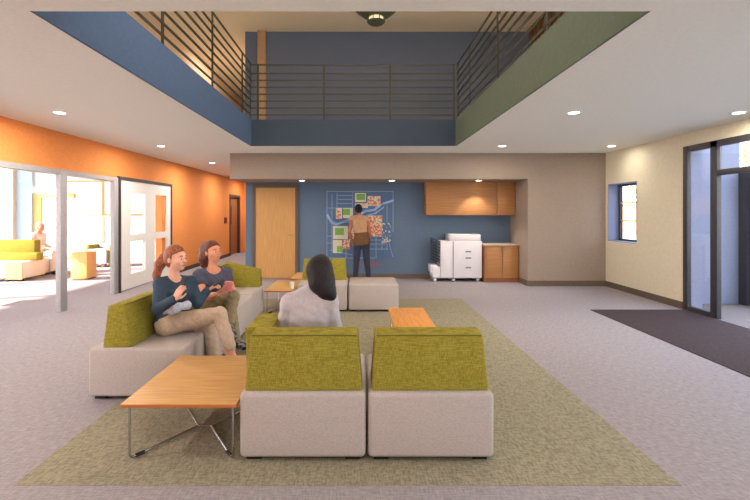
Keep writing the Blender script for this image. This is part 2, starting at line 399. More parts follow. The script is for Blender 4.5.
# pendant in the atrium
pl = thing('pendant_lamp', 'large dark green bowl pendant lamp hanging in the atrium', 'lamp', (.222, 6.0, 4.085))
bm = bmesh.new(); lathe(bm, [(.118,.095), (.20,.14), (.285,.21), (.345,.32), (.34,.325), (.278,.215), (.195,.146), (.11,.104), (.118,.095)]); obj('lamp_shade', bm, 'pendant_metal', pl)
bm = bmesh.new(); lathe(bm, [(0,.0), (.055,.004), (.10,.02), (.125,.048), (.11,.05), (.088,.03), (.05,.015), (0,.012)]); obj('lamp_cup', bm, 'pendant_metal', pl)
bm = bmesh.new(); lathe(bm, [(0,.03), (.085,.04), (.100,.075), (.095,.10), (.05,.14), (0,.16)], 24); obj('bulb', bm, 'bulb_glow', pl)
for k in range(8):
    bm = bmesh.new(); a_ = 2*PI*(k+.5)/8+.0; tube(bm, [(.116*math.cos(a_), .116*math.sin(a_), .04), (.116*math.cos(a_), .116*math.sin(a_), .10)], .007, 6); obj('cage_bar', bm, 'pendant_metal', pl)
bm = bmesh.new(); tube(bm, [(0,0,.14), (0,0,ZT-4.05)], .01); obj('stem', bm, 'rail_metal', pl)
ld = bpy.data.lights.new('pendant_uplight', 'SPOT'); ld.energy = 520; ld.spot_size = math.radians(150); ld.spot_blend = .6; ld.shadow_soft_size = .1; ld.color = (1,.88,.74)
lo = bpy.data.objects.new('pendant_uplight', ld); COL.objects.link(lo); lo.location = (.23, 6.0, 4.28); lo.rotation_euler = (PI, 0, 0)

# ------------------------------------------------------------------ seating
def module(label, loc, rz, back=True, dy=0, side=None, group='upholstered lounge modules', end=None):
    m = thing('lounge_module' if back else 'lounge_ottoman', label, 'seat', loc, rz, group)
    h = .380
    B('base', 'base_cloth', (-h, h, -h, h, .024, .416), parent=m, bev=.028, seg=4)
    for sx in (-1, 1):
        for sy in (-1, 1):
            B('foot', 'black_plastic', (sx*.30-.045, sx*.30+.045, sy*.30-.045, sy*.30+.045, 0, .032), parent=m, bev=.004)
    def cushion(vs, name='backrest', pip=True):
        bm = bmesh.new(); hexa(bm, vs, .016, 3)
        c = obj(name, bm, 'green_cloth', m)
        bm = bmesh.new()
        q = [Vector(v) for v in vs]; cen = sum(q, Vector())/8
        loop = [q[4], q[5], q[6], q[7], q[4]]
        loop = [v + (cen-v).normalized()*.012 - Vector((0,0,.004)) for v in loop]
        tube(bm, loop, .0045, 6); obj('piping', bm, 'green_seam', c)
        return c
    if back:
        cushion([(-.360,-.275+dy,.41), (.360,-.275+dy,.41), (.360,-.045+dy,.41), (-.360,-.045+dy,.41),
                 (-.334,-.248+dy*.7,.747), (.334,-.248+dy*.7,.747), (.334,-.108+dy*.7,.76), (-.334,-.108+dy*.7,.76)])
    if side == 'left':
        cushion([(-.40+.0,-.13,.405), (-.22,-.13,.405), (-.22,.26,.405), (-.40,.26,.405),
                 (-.40,-.17,.755), (-.23,-.17,.755), (-.23,.24,.755), (-.40,.24,.755)], 'side_cushion')
    if side == 'end':       # low wedge arm across the left end (seen from the seat)
        cushion([(.14,-.13,.405), (.36,-.13,.405), (.30,.36,.405), (.07,.36,.405),
                 (.19,-.17,.78), (.34,-.17,.78), (.26,.34,.66), (.12,.34,.66)], 'side_cushion')
    return m
module('grey-pink lounge module with green back, nearest camera beside wooden table, woman seated on it', (-.345, 2.995, .003), 0, side='left', dy=-.07)
module('grey-pink lounge module with green back nearest camera, right of the seated woman', (.428, 2.995, .003), 0, dy=-.07)
XLm = -1.795
for i, (y, lab) in enumerate(((3.862, 'lounge module at the near end of the left row, under woman in navy top'),
                 (4.632, 'left row lounge module under woman holding pink cup'),
                 (5.402, 'left row lounge module behind the woman with pink cup, nobody on it'))):
    module(lab, (XLm, y, .003), -PI/2)
bm = None
module('far end corner lounge module of the left row with sloping green end cushion', (XLm-.03, 6.172, .003), -PI/2, side=None)
# its end cushion stands across the far end
last = [o for o in COL.objects if o.name.startswith('lounge_module') and o.parent is None][-1]
def end_cushion():
    bm = bmesh.new()
    hexa(bm, [(-.376,-.13,.405), (-.376+.2,-.13,.405), (-.376+.2,.36,.405), (-.376,.36,.405),
              (-.36,-.17,.775), (-.24,-.17,.775), (-.24,.35,.665), (-.36,.35,.665)], .014, 3)
    return obj('side_cushion', bm, 'green_cloth', last)
end_cushion()
module('lounge module with green back facing the camera at far side of rug', (-.575, 6.98, .003), PI)
module('plain box ottoman at the far side of rug, no back', (.205, 6.98, .003), 0, back=False)

def coffee_table(label, x0, x1, y0, y1, mat='table_wood', h=.352):
    cx, cy = (x0+x1)/2, (y0+y1)/2; W, D = (x1-x0)/2, (y1-y0)/2
    tb = thing('coffee_table', label, 'table', (cx, cy, 0.003), 0, 'low wooden coffee tables')
    bm = bmesh.new(); box(bm, -W, W, -D, D, h-.022, h, bev=.006, seg=2)
    for f in bm.faces:
        f.material_index = 0 if abs(f.normal.z) > .9 and f.calc_center_median().z > h-.003 else 1
    bmesh.ops.recalc_face_normals(bm, faces=bm.faces[:])
    for f in bm.faces: f.material_index = 0 if f.normal.z > .9 else 1
    obj('tabletop', bm, [mat, 'table_edge'], tb)
    a, b = W-.035, D-.05
    hub = .045
    for sx in (-1, 1):
        for sy in (-1, 1):
            bm = bmesh.new()
            px, py = sx*a, sy*b
            pts = [(px, py, h-.022), (px, py, .03), (px-sx*.006, py-sy*.008, .012), (px-sx*.03, py-sy*.04, .011)]
            pts += [(sx*hub, 0, .012)]
            tube(bm, pts, .0075, 10)
            lg = obj('leg', bm, 'chrome', tb)
            bm = bmesh.new(); tube(bm, [(px-sx*.02, py-sy*.03, .0115), (px-sx*.055, py-sy*.07, .0115)], .0112, 8); obj('foot_sleeve', bm, 'black_plastic', lg)
    bm = bmesh.new(); tube(bm, [(-hub, 0, .012), (hub, 0, .012)], .008); obj('stretcher', bm, 'chrome', tb)
    return tb
coffee_table('honey wood coffee table on crossed chrome legs, nearest the camera', -1.432, -.737, 2.595, 3.49, h=.358)
coffee_table('narrow orange wood table behind the right-hand near lounge module', .34, .765, 3.9, 5.28, 'table_wood_y')
coffee_table('low wooden table between left row and the far green back module', -1.415, -.985, 6.42, 7.45)
coffee_table('low wooden table partly hidden behind the far green back module', -1.22, -.55, 7.62, 8.45)
cup = thing('drinking_cup', 'small white cup on the far low wooden table', 'cup', (-.985-.05, 6.62, .355))
bm = bmesh.new(); lathe(bm, [(0,0), (.028,0), (.036,.10), (.033,.10), (.026,.006), (0,.006)], 20); obj('cup_body', bm, 'white_china', cup)

# ------------------------------------------------------------------ copier and cabinets
cp = thing('photocopier', 'large white photocopier with dark sorter trays by blue wall', 'copier', (2.0, 9.75, 0))
def C(name, mat, *bx, bev=.008, parent=cp): return B(name, mat, *bx, parent=parent, bev=bev)
YF, YK = -.25, .24
C('body', 'copier_white', (.04, .66, YF, YK, .085, .885))
C('finisher', 'copier_white', (-.235, .03, YF+.02, YK, .085, .885))
C('lower_tray', 'copier_white', (-.41, -.24, YF+.03, YK-.02, .085, .32), (-.45, -.30, YF+.06, YK-.05, .19, .36))
C('scanner_lid', 'copier_white', (-.045, .64, YF+.03, YK, .887, 1.03), bev=.012)
C('feed_slot', 'copier_grey', (.45, .60, YF+.06, YK-.1, 1.03, 1.045))
for z in (.66, .52, .31): C('drawer_handle', 'copier_grey', (.30, .42, YF-.012, YF, z-.015, z+.015), bev=.003)
C('panel_seam', 'copier_grey', (.03, .04, YF+.012, YK-.01, .09, .88), bev=0)
for k in range(8):
    z = .39 + k*.066; bm = bmesh.new()
    hexa(bm, [(-.40, -.15, z+.075), (-.235, -.15, z), (-.235, .15, z), (-.40, .15, z+.075), (-.40, -.15, z+.095), (-.235, -.15, z+.02), (-.235, .15, z+.02), (-.40, .15, z+.095)])
    obj('sorter_tray', bm, 'black_plastic', cp)
for x in (-.36, .05, .58):
    for y in (-.18, .17):
        bm = bmesh.new(); tube(bm, [(x-.03, y, .04), (x+.03, y, .04)], .04, 14); c = obj('caster', bm, 'copier_white', cp)
C('chassis', 'copier_grey', (-.40, .64, YF+.04, YK-.02, .07, .09), bev=0)
bc = thing('base_cabinet', 'wooden two-door base cabinet right of the photocopier', 'cabinet', (2.70, 9.70, 0))
yk = YB-9.70-.004
B('body', 'cabinet_wood', (.0, .74, -.26, yk, .09, .785), parent=bc)
B('plinth', 'cabinet_plinth', (.0, .74, -.275, yk, 0, .09), parent=bc)
for a0, a1, hx in ((.035, .375, .345), (.385, .72, .415)):
    dd = B('door', 'cabinet_wood', (a0, a1, -.282, -.262, .10, .775), parent=bc, bev=.003)
    bm = bmesh.new(); tube(bm, [(hx,-.284,.66), (hx,-.305,.67), (hx,-.305,.75), (hx,-.284,.76)], .005, 8); obj('handle', bm, 'chrome', dd)
B('side_panel', 'cabinet_plinth', (-.02, .0, -.27, yk, 0, .785), parent=bc)
tag(B('countertop', 'counter_top', (2.675, 3.443, 9.70-.30, YB-.004, .788, .818), bev=.004), 'grey-beige worktop on the wooden base cabinet', 'countertop')
def wall_cab(label, x0, x1, doors, sidep=False):
    c = thing('wall_cabinet', label, 'cabinet', (x0, YB-.35, 1.452), 0, 'wooden wall cabinets under soffit')
    W = x1-x0
    B('body', 'cabinet_wood', (0, W, 0, .345, 0, .744), parent=c)
    if sidep: B('side_panel', 'cabinet_wood', (-.0, .03, -.022, 0, .0, .744), parent=c)
    for (a, b, hs) in doors:
        dd = B('door', 'cabinet_wood', (a+.003, b-.003, -.021, -.001, .004, .74), parent=c, bev=.002)
        for hx in hs:
            bm = bmesh.new(); tube(bm, [(hx,-.022,.02), (hx,-.04,.03), (hx,-.04,.10), (hx,-.022,.11)], .005, 8); obj('handle', bm, 'chrome', dd)
wall_cab('wide wooden wall cabinet with warm pool of light above the photocopier', 1.47, 3.035, ((.03, 1.565, (1.52,)),), True)
wall_cab('narrow single-door wooden wall cabinet next to tan wall return', 3.04, 3.443, ((0, .40, (.05,)),))

# ------------------------------------------------------------------ wall map
mp = thing('wall_map', 'campus map graphic with streets, river and coloured blocks on blue wall', 'map', (0, YB, 0))
def mx(px): return (px-VX)*YB/F
def mz(py): return EYE-(py-VY)*YB/F
B('map_panel', 'map_blue', (mx(326.5), mx(393.5), -.012, 0, mz(258.5), mz(191)), parent=mp)
def line(bm, pts, w, y=-.016, th=.004):
    for (xa, za), (xb, zb) in zip(pts, pts[1:]):
        a = Vector((mx(xa), 0, mz(za))); b = Vector((mx(xb), 0, mz(zb))); t_ = (b-a).normalized(); n = Vector((-t_.z, 0, t_.x))*w/2
        a = a - t_*w*.3; b = b + t_*w*.3
        q = [a-n, b-n, b+n, a+n]
        hexa(bm, [(v.x, y, v.z) for v in q] + [(v.x, y+th, v.z) for v in q])
bm = bmesh.new()
for p_ in ([(332,194),(332,252)],[(337,193),(337,210)],[(352.5,192),(352.5,208)],[(337,195.5),(352,195.5)],[(337,199.5),(352,199.5)],[(337,203.5),(352,203.5)],[(327,208),(352,208)],[(382,215),(382,250)],[(387,205),(387,250)],
           [(327,191.5),(393,191.5)],[(327,191.5),(327,258)],[(393,191.5),(393,232)],[(327,258),(375,258)],[(370,236),(384,236)],[(370,240),(385,240)],[(370,244),(385,244)],[(369,249),(388,249)],[(387,236),(393,257)],[(376,198),(376,258)],[(327,218),(340,224)],[(327,236),(345,236)],[(327,243),(345,243)],[(330,250),(352,255)],[(346,236),(346,258)]):
    line(bm, p_, .016)
obj('map_streets', bm, 'map_line', mp)
bm = bmesh.new(); line(bm, [(327.5,215),(331,222),(336,224.5),(346,221),(357,216),(366,211),(374,210),(382,204),(393,200.5)], .05, -.019)
line(bm, [(340,222),(352,222),(362,217),(376,213),(384,207)], .022, -.019); obj('map_river', bm, 'map_river', mp)
def patch(x0, y0, x1, y1, mat, name, y=-.020):
    B(name, mat, (mx(x0), mx(x1), y, -.0125, mz(y1), mz(y0)), parent=mp)
for r in ((336,208,342,219,),(343,208,353,218),(333,226,348,239),(333,240,342,253),(355,193,366,202),(355,203,368,208)): patch(*r, 'map_cream', 'map_parcel')
for r in ((343,209,350,215),(335,228,344,235),(337,246,343,252),(356.5,194,365,200)): patch(*r, 'map_green', 'map_lawn', -.023)
rnd = random.Random(9)
for r_ in ((367.5,196,380.5,206),(365.5,215.5,381.5,236.5),(349.5,225.5,358,240),(342.5,239.5,350,249),(355,203,366.5,208),(336.5,209.5,341,219)):
    patch(*r_, 'map_blocks', 'map_building', -.0225)
patch(381.5, 222, 391, 243, 'map_scatter', 'map_outbuilding', -.018)
bm = bmesh.new(); x = 354.5
while x < 380:
    w_ = rnd.uniform(.8, 1.6)
    for k in range(2): box(bm, mx(x), mx(x+w_), -.006, 0, mz(265.5-k*2.4), mz(263.9-k*2.4+rnd.random()*.5))
    x += w_+.7
bm.faces.ensure_lookup_table()
obj('map_caption', bm, 'map_red', mp)

# ------------------------------------------------------------------ sunroom beyond the partition
SX0, SYB = -12.6, 14.0
struct(B('wall_sunroom_back', 'white_paint', (SX0, -11.35, SYB, SYB+.15, 3.2, 4.4), (-9.75, XL-.15, SYB, SYB+.15, 0, 4.2), (-10.9, -9.75, SYB, SYB+.15, 2.35, 4.2)))
struct(B('wall_sunroom_column', 'upper_tan', (-11.3, -10.95, SYB-.25, SYB+.15, 0, 3.9)))
struct(B('wall_sunroom_panel', 'pale_blue_panel', (-10.95, -10.45, SYB-.12, SYB+.1, 0, 4.0)))
struct(B('ceiling_sunroom', 'white_paint', (SX0, XL-.2, Y0, SYB+.15, 3.9, 4.0)))
struct(B('wall_sunroom_upper', 'white_paint', (XL-.2, XL-.15, Y0, SYB, ZC, 4.0)))
wf = thing('door_5', 'wood framed glazed door in the sunlit sunroom wall', 'door', (-10.45, SYB, 0)); wf['kind'] = 'structure'
B('door_frame', 'box_wood', (0, .25, -.06, .02, 0, 2.12), (.25, 1.3, -.06, .02, 1.98, 2.12), (.25, 1.3, -.06, .02, .0, .12), parent=wf)
B('door_leaf', 'white_paint', (.25, 1.3, -.02, .0, .12, 1.98), parent=wf)
gz = thing('window_5', 'tall sunroom glazing with pale mullions', 'window', (SX0, 9, 0)); gz['kind'] = 'structure'
for k in range(9): B('mullion', 'white_paint', (-.05, .05, -8+k*2.0-.05, -8+k*2.0+.05, 0, 3.9), parent=gz)
B('rail', 'white_paint', (-.04, .04, -8, 5, 1.0, 1.08), (-.04, .04, -8, 5, 2.6, 2.68), parent=gz)
m2 = thing('trim_6', 'pale tan mullions on the sunroom back wall', 'trim', (0, SYB, 0)); m2['kind'] = 'structure'
B('mullion', 'mullion_wood', (-8.28, -8.22, -.03, 0, .1, 3.9), (-9.4, -5, -.03, 0, 2.5, 2.54), (-9.4, -5, -.03, 0, 1.42, 1.46), parent=m2)
# sunroom furniture
q = thing('lounge_bench', 'sunlit white bench with wooden end panel and green back, behind partition', 'bench', (-7.56, 9.9, 0))
B('seat', 'white_paint', (-1.4, .16, -.36, .36, .06, .43), parent=q, bev=.02); B('end_panel', 'box_wood', (-.20, .18, -.385, -.362, .05, .42), parent=q)
B('backrest', 'green_cloth', (-1.4, .10, .10, .30, .43, .88), parent=q, bev=.03); B('seat_cushion', 'green_cloth', (-1.3, .3, -.1, .12, .43, .60), parent=q, bev=.03)
for x in (-.16, .12): B('foot', 'black_plastic', (x-.03, x+.03, -.36, -.28, 0, .06), parent=q)
q = thing('side_table', 'tan wooden block table standing in the sunroom', 'table', (-6.3, 9.95, 0))
B('table_body', 'box_wood', (-.18, .18, -.18, .18, .03, .62), parent=q, bev=.004); B('plinth', 'brown_wall', (-.16, .17, -.16, .16, 0, .03), parent=q)
q = thing('lounge_chair', 'pale grey-blue lounge chair with green cushions deep in the sunroom', 'chair', (-7.25, 12.3, 0))
B('seat', 'grey_seat', (-.24, .26, -.3, .3, .1, .5), parent=q, bev=.02)
B('backrest', 'grey_seat', (-.24, .26, .2, .34, .5, .62), parent=q, bev=.02)
for x in (-.34, .28): B('arm_cushion', 'green_cloth', (x, x+.1, -.25, .3, .02, .62), parent=q, bev=.03)
B('foot', 'brown_wall', (-.2, -.1, -.3, -.2, 0, .1), (.12, .22, -.3, -.2, 0, .1), parent=q)
q = thing('floor_stand', 'thin white stand with small base in front of the sunroom bench', 'stand', (-5.83, 6.95, 0))
bm = bmesh.new(); tube(bm, [(-.12,0,.42),(.0,0,.01)], .008); obj('leg', bm, 'sole_white', q)
bm = bmesh.new(); tube(bm, [(-.12,0,.42),(-.24,0,.01)], .008); obj('leg', bm, 'sole_white', q)
B('tabletop', 'white_paint', (-.75, .02, -.25, .25, .42, .44), parent=q); 
bm = bmesh.new(); tube(bm, [(-.6,0,.42),(-.72,0,.01)], .008); obj('leg', bm, 'sole_white', q)

# ------------------------------------------------------------------ outdoors to the right
struct(B('ground', 'concrete', (6.6, 60, -30, 60, -.12, -.02)))
struct(B('ground_left', 'concrete', (-60, -13, -30, 60, -.12, -.02)))
struct(B('wall_rear', 'cream_paint', (XL-.2, 1.2, Y0-.2, Y0, 0, ZU), (1.2, XR+.2, Y0-.2, Y0, 2.2, ZU), (-4.6, 6, Y0-.2, Y0, ZU, ZU+.6)))  # unseen behind the camera; its opening is sized for the daylight let in
struct(B('ground_rear', 'concrete', (-13, 6.6, -40, Y0, -.12, -.02)))  # unseen, added to bounce daylight in through the rear opening
ab = thing('neighbour_building', 'tan brick building outside beyond the small window', 'building', (24, 32, -.02))
B('wall', 'brick_tan', (-4, 7, 0, 6, 0, 2.2), parent=ab); B('roof', 'cream_paint', (-4.3, 7.3, -.3, 6.3, 2.2, 2.4), parent=ab)
for k in range(4): B('window_opening', 'dark_metal', (-3+k*2.5, -1.8+k*2.5, -.03, 0, .9, 1.8), parent=ab)
def tree(loc, h, label):
    t_ = thing('garden_tree', label, 'tree', loc, 0, 'trees outside on the right')
    bm = bmesh.new(); tube(bm, [(0,0,0), (.05,0,h*.3), (0,.1,h*.55), (.1,0,h*.8)], [.14,.11,.07,.03], 8)
    for k in range(9):
        a_ = k*2.4; zz = h*(.35+.05*k); tube(bm, [(0,0,zz), (.5*math.cos(a_), .5*math.sin(a_), zz+.3), (1.1*math.cos(a_), 1.1*math.sin(a_), zz+.8)], [.05,.03,.012], 6)
    obj('trunk', bm, 'bark', t_)
    bm = bmesh.new()
    for k in range(1100):
        th = rnd.uniform(0, 2*PI); ph = rnd.uniform(-1, 1); rr = rnd.random()**.4*1.5
        c = Vector((rr*math.cos(th)*math.sqrt(1-ph*ph), rr*math.sin(th)*math.sqrt(1-ph*ph), h*.72+rr*ph*.85))
        e = Euler((rnd.uniform(0,6), rnd.uniform(0,6), rnd.uniform(0,6))).to_matrix(); s_ = rnd.uniform(.05,.11)
        bm.faces.new([bm.verts.new(c + e@Vector(v)*s_) for v in ((-1,0,0),(0,-.45,.05),(1,0,0),(0,.45,.05))])
    obj('crown', bm, 'leaf', t_)
tree((17.5, 19.5, -.02), 4.6, 'olive green garden tree seen through the entrance transom')
tree((15.5, 22.8, -.02), 4.2, 'garden tree whose branches show in the small window')

# ------------------------------------------------------------------ people
def V(*a): return Vector(a if len(a) > 1 else a[0])
def cone(a, b, ra, rb, k=.02): return ('c', np.array(a, float), np.array(b, float), ra, rb, k)
def ell(c, r, R=None, k=.02): return ('e', np.array(c, float), np.array(r, float), np.array(R if R is not None else np.eye(3), float), k)
def sdf_mesh(name, prims, vox, mat, parent, cut=None, noise=0, off=0, colour=None, lap=2):
    lo = np.full(3, 1e9); hi = -lo
    for p in prims:
        if p[0] == 'c':
            r = max(p[3], p[4])+off
            lo = np.minimum(lo, np.minimum(p[1], p[2])-r); hi = np.maximum(hi, np.maximum(p[1], p[2])+r)
        else:
            r = max(p[2])+off; lo = np.minimum(lo, p[1]-r); hi = np.maximum(hi, p[1]+r)
    lo -= 4*vox; hi += 4*vox
    n = np.ceil((hi-lo)/vox).astype(int)+1
    ax = [lo[i]+vox*np.arange(n[i]) for i in range(3)]
    D = np.full(n, .2, np.float32)
    for p in prims:
        k = p[-1]; m = k+3*vox+off
        if p[0] == 'c':
            a, b, ra, rb = p[1], p[2], p[3]+off, p[4]+off; r = max(ra, rb)
            l_ = np.minimum(a, b)-r-m; h_ = np.maximum(a, b)+r+m
        else:
            r = max(p[2])+off; l_ = p[1]-r-m; h_ = p[1]+r+m
        i0 = np.maximum(0, np.floor((l_-lo)/vox).astype(int)); i1 = np.minimum(n, np.ceil((h_-lo)/vox).astype(int)+1)
        if (i1 <= i0).any(): continue
        sl = tuple(slice(i0[i], i1[i]) for i in range(3))
        X, Y, Z = np.meshgrid(*[ax[i][sl[i]] for i in range(3)], indexing='ij')
        if p[0] == 'c':
            ba = b-a; L2 = max(ba@ba, 1e-9)
            t = np.clip(((X-a[0])*ba[0]+(Y-a[1])*ba[1]+(Z-a[2])*ba[2])/L2, 0, 1)
            d = np.sqrt((X-a[0]-t*ba[0])**2+(Y-a[1]-t*ba[1])**2+(Z-a[2]-t*ba[2])**2)-(ra+(rb-ra)*t)
        else:
            R = p[3]; q = [(X-p[1][0])*R[0][j]+(Y-p[1][1])*R[1][j]+(Z-p[1][2])*R[2][j] for j in range(3)]
            rr = p[2]+off
            k0 = np.sqrt(sum((q[j]/rr[j])**2 for j in range(3))); k1 = np.sqrt(sum((q[j]/rr[j]**2)**2 for j in range(3)))+1e-9
            d = k0*(k0-1)/k1
        A = D[sl]; hh = np.maximum(k-np.abs(A-d), 0)
        D[sl] = np.minimum(A, d)-hh*hh/(4*k+1e-9)
    if cut or noise:
        X, Y, Z = np.meshgrid(*ax, indexing='ij')
        if noise:
            D = D + noise*(np.sin(X*61+Z*37+2*np.sin(Y*29))*np.sin(Y*53-Z*41+1.5*np.sin(X*33)) + .5*np.sin(Z*95+X*40+Y*30)).astype(np.float32)
        if cut: D = np.maximum(D, cut(X, Y, Z).astype(np.float32))
    # surface nets
    s = D < 0
    cs = np.zeros(np.array(n)-1, int)
    acc = np.zeros(tuple(np.array(n)-1)+(3,), np.float32); cnt = np.zeros(np.array(n)-1, np.int32)
    corner = lambda A, o: A[o[0]:A.shape[0]-1+o[0], o[1]:A.shape[1]-1+o[1], o[2]:A.shape[2]-1+o[2]]
    for axis in range(3):
        for u in (0, 1):
            for v in (0, 1):
                o0 = [0,0,0]; others = [i for i in range(3) if i != axis]
                o0[others[0]] = u; o0[others[1]] = v; o1 = list(o0); o1[axis] = 1
                a, b = corner(D, o0), corner(D, o1); x = (a < 0) != (b < 0)
                t = np.where(x, a/(a-b+1e-12), 0)
                cnt += x
                for i in range(3): acc[..., i] += np.where(x, (o0[i] if i != axis else t), 0)
    act = cnt > 0
    idx = np.full(act.shape, -1, int); idx[act] = np.arange(act.sum())
    ii = np.argwhere(act); verts = (ii + acc[act]/cnt[act][:, None])*vox + lo
    quads = []
    for axis in range(3):
        o = [i for i in range(3) if i != axis]
        a = s[tuple(slice(0, -1) if i == axis else slice(1, -1) for i in range(3))]
        b = s[tuple(slice(1, None) if i == axis else slice(1, -1) for i in range(3))]
        for flip in (False, True):
            w_ = np.argwhere((a & ~b) if not flip else (~a & b))
            if not len(w_): continue
            base = w_.copy(); base[:, o[0]] += 1; base[:, o[1]] += 1
            c = []
            for du, dv in ((-1,-1),(0,-1),(0,0),(-1,0)):
                q = base.copy(); q[:, o[0]] += du; q[:, o[1]] += dv; c.append(idx[q[:,0], q[:,1], q[:,2]])
            c = np.stack(c, 1)
            if (axis == 1) != flip: c = c[:, ::-1]
            quads.append(c)
    quads = np.concatenate(quads); quads = quads[(quads >= 0).all(1)]
    me = bpy.data.meshes.new(name)
    me.from_pydata(verts.tolist(), [], quads.tolist())
    ms = mat if isinstance(mat, (list, tuple)) else [mat]
    for m_ in ms: me.materials.append(MATS[m_])
    bm = bmesh.new(); bm.from_mesh(me)
    for _ in range(lap): bmesh.ops.smooth_vert(bm, verts=bm.verts[:], factor=.35, use_axis_x=True, use_axis_y=True, use_axis_z=True)
    bm.to_mesh(me); bm.free()
    if colour:
        for f in me.polygons: f.material_index = colour(f.center)
    me.polygons.foreach_set('use_smooth', [True]*len(me.polygons))
    ob = bpy.data.objects.new(name, me); COL.objects.link(ob)
    ob.parent = parent
    if parent: ob.matrix_parent_inverse = Matrix.Translation(-parent.location)
    return ob
def hand(prims, W, D, N, curl, s=1.0, spread=.004):
    D = D.normalized(); N = (N - D*N.dot(D)).normalized(); T = D.cross(N)      # thumb side T
    T = T*hand.side
    p = lambda d, t, n: W + D*d*s + T*t*s + N*n*s
    for o, L in ((.027, .070), (.009, .078), (-.009, .073), (-.026, .058)):
        prims.append(cone(p(0, o*.55, 0), p(.082, o, 0), .013*s, .0115*s, .008))
        q = p(.082, o, 0); ang = curl*.5; r = .0088*s
        for f_, rr in ((.46, .0082), (.30, .0076), (.24, .0068)):
            e = q + (D*math.cos(ang) + N*math.sin(ang) + T*(o*1.5))*L*f_*s
            prims.append(cone(q, e, r, rr*s, .003)); q = e; r = rr*s; ang += curl
    a = p(.018, .018, .004); b = p(.05, .046, .014); c = p(.078, .052, .026); e = p(.098, .050, .036)
    prims += [cone(a, b, .0135*s, .011*s, .008), cone(b, c, .0105*s, .0092*s, .003), cone(c, e, .009*s, .0075*s, .003)]
hand.side = 1
def person(name, label, J, look, face, s=1.0, skin='skin_fair', hairmat='hair_brown', hair=None, shirt='navy_knit', pants='khaki',
           sleeve=1.0, hands=None, shoes='black_plastic', neck_r=.075, vox=.006, hem=None, group=None, up=(0,0,1), shirt2=None, pant_len=.93, hnoise=.0016, hscale=1.0):
    root = thing(name, label, 'person', J['root'], 0, group)
    J = {k: Vector(v) for k, v in J.items()}
    f = Vector(face); f.z = 0; f.normalize(); rgt = f.cross(Vector((0,0,1)))   # body's own right
    P, N, H = J['pelvis'], J['neck'], J['head']
    chest = P.lerp(N, .68)
    dvec = (N-P).normalized()
    torso = [cone(J['hipR'], J['hipL'], .098*s, .098*s, .05),
             cone(P+rgt*.045*s, chest+rgt*.055*s, .090*s, .088*s, .05), cone(P-rgt*.045*s, chest-rgt*.055*s, .090*s, .088*s, .05),
             cone(chest+rgt*.06*s-dvec*.03, J['shR'].lerp(N, .4)-dvec*.06*s, .092*s, .066*s, .04), cone(chest-rgt*.06*s-dvec*.03, J['shL'].lerp(N, .4)-dvec*.06*s, .092*s, .066*s, .04),
             cone(J['shR'], J['shL'], .048*s, .048*s, .03), cone(N-dvec*.02, J['shR'], .048*s, .046*s, .03), cone(N-dvec*.02, J['shL'], .048*s, .046*s, .03)]
    for sg in (-1, 1): torso.append(ell(chest+f*.075*s+rgt*sg*.065*s-dvec*.01, (.052*s, .052*s, .055*s), k=.03))
    arms = []; fore = []
    for c in 'RL':
        sh, el, wr = J['sh'+c], J['el'+c], J['wr'+c]
        arms += [cone(sh, el, .050*s, .038*s, .02)]
        fore += [cone(el, el.lerp(wr, .35), .037*s, .037*s, .015), cone(el.lerp(wr, .35), wr, .037*s, .0235*s, .015)]
    legs = []; shin = []
    for c in 'RL':
        hp, kn, an = J['hip'+c], J['kn'+c], J['an'+c]
        legs += [cone(hp, kn, .086*s, .056*s, .03)]
        shin += [cone(kn, kn.lerp(an, .3), .054*s, .053*s, .02), cone(kn.lerp(an, .3), an, .053*s, .033*s, .02)]
    feet = []
    for c in 'RL':
        an = J['an'+c]; td = Vector(J['toe'+c]).normalized(); dn = Vector((0,0,-1)); dn = (dn-td*dn.dot(td)).normalized()
        side = td.cross(dn)
        heel = an + dn*.045*s - td*.035*s; ball = an + dn*.055*s + td*.11*s; toe = an + dn*.058*s + td*.155*s
        feet += [cone(an, heel, .034*s, .030*s, .02), cone(heel, ball-side*.012, .030*s, .026*s, .015), cone(an+dn*.01, ball, .030*s, .024*s, .02), cone(ball-side*.015, toe, .026*s, .020*s, .015), cone(ball+side*.015, toe+side*.01-td*.02, .024*s, .018*s, .015)]
    # head
    lf = Vector(look).normalized(); upv = Vector(up); hr = lf.cross(upv).normalized(); hu = hr.cross(lf).normalized()
    R = np.array([[hr[i], lf[i], hu[i]] for i in range(3)])
    hs = s*hscale
    def h(x, y, z): return H + hr*x*hs + lf*y*hs + hu*z*hs
    head = [ell(h(0,-.008,.012), np.array((.073,.090,.096))*hs, R, .02), ell(h(0,.022,-.045), np.array((.056,.064,.062))*hs, R, .03),
            ell(h(0,.062,-.088), np.array((.024,.022,.018))*hs, R, .025),
            cone(h(0,.083,.008), h(0,.104,-.026), .0075*hs, .0125*hs, .010), cone(h(0,.090,-.030), h(.0,.096,-.032), .016*hs, .010*hs, .008),
            cone(h(-.016,.080,-.055), h(.016,.080,-.055), .0085*hs, .0085*hs, .008), cone(h(-.013,.079,-.064), h(.013,.079,-.064), .009*hs, .009*hs, .008),
            cone(h(-.038,.070,.022), h(.038,.070,.022), .011*hs, .011*hs, .02)]
    for sg in (-1, 1):
        head += [ell(h(sg*.076,-.008,-.014), np.array((.010,.018,.030))*hs, R, .006), ell(h(sg*.040,.058,-.028), np.array((.022,.022,.024))*hs, R, .02)]
    neck = [cone(N-dvec*.03*s, H-hu*.055*hs-lf*.015*hs, .053*s, .047*s, .025)]
    hp = []
    for c in 'RL':
        if hands and c in hands:
            Dv, Nv, cu = hands[c]; hand.side = 1 if c == 'L' else -1
            hand(hp, J['wr'+c], Vector(Dv), Vector(Nv), cu, s*.95)
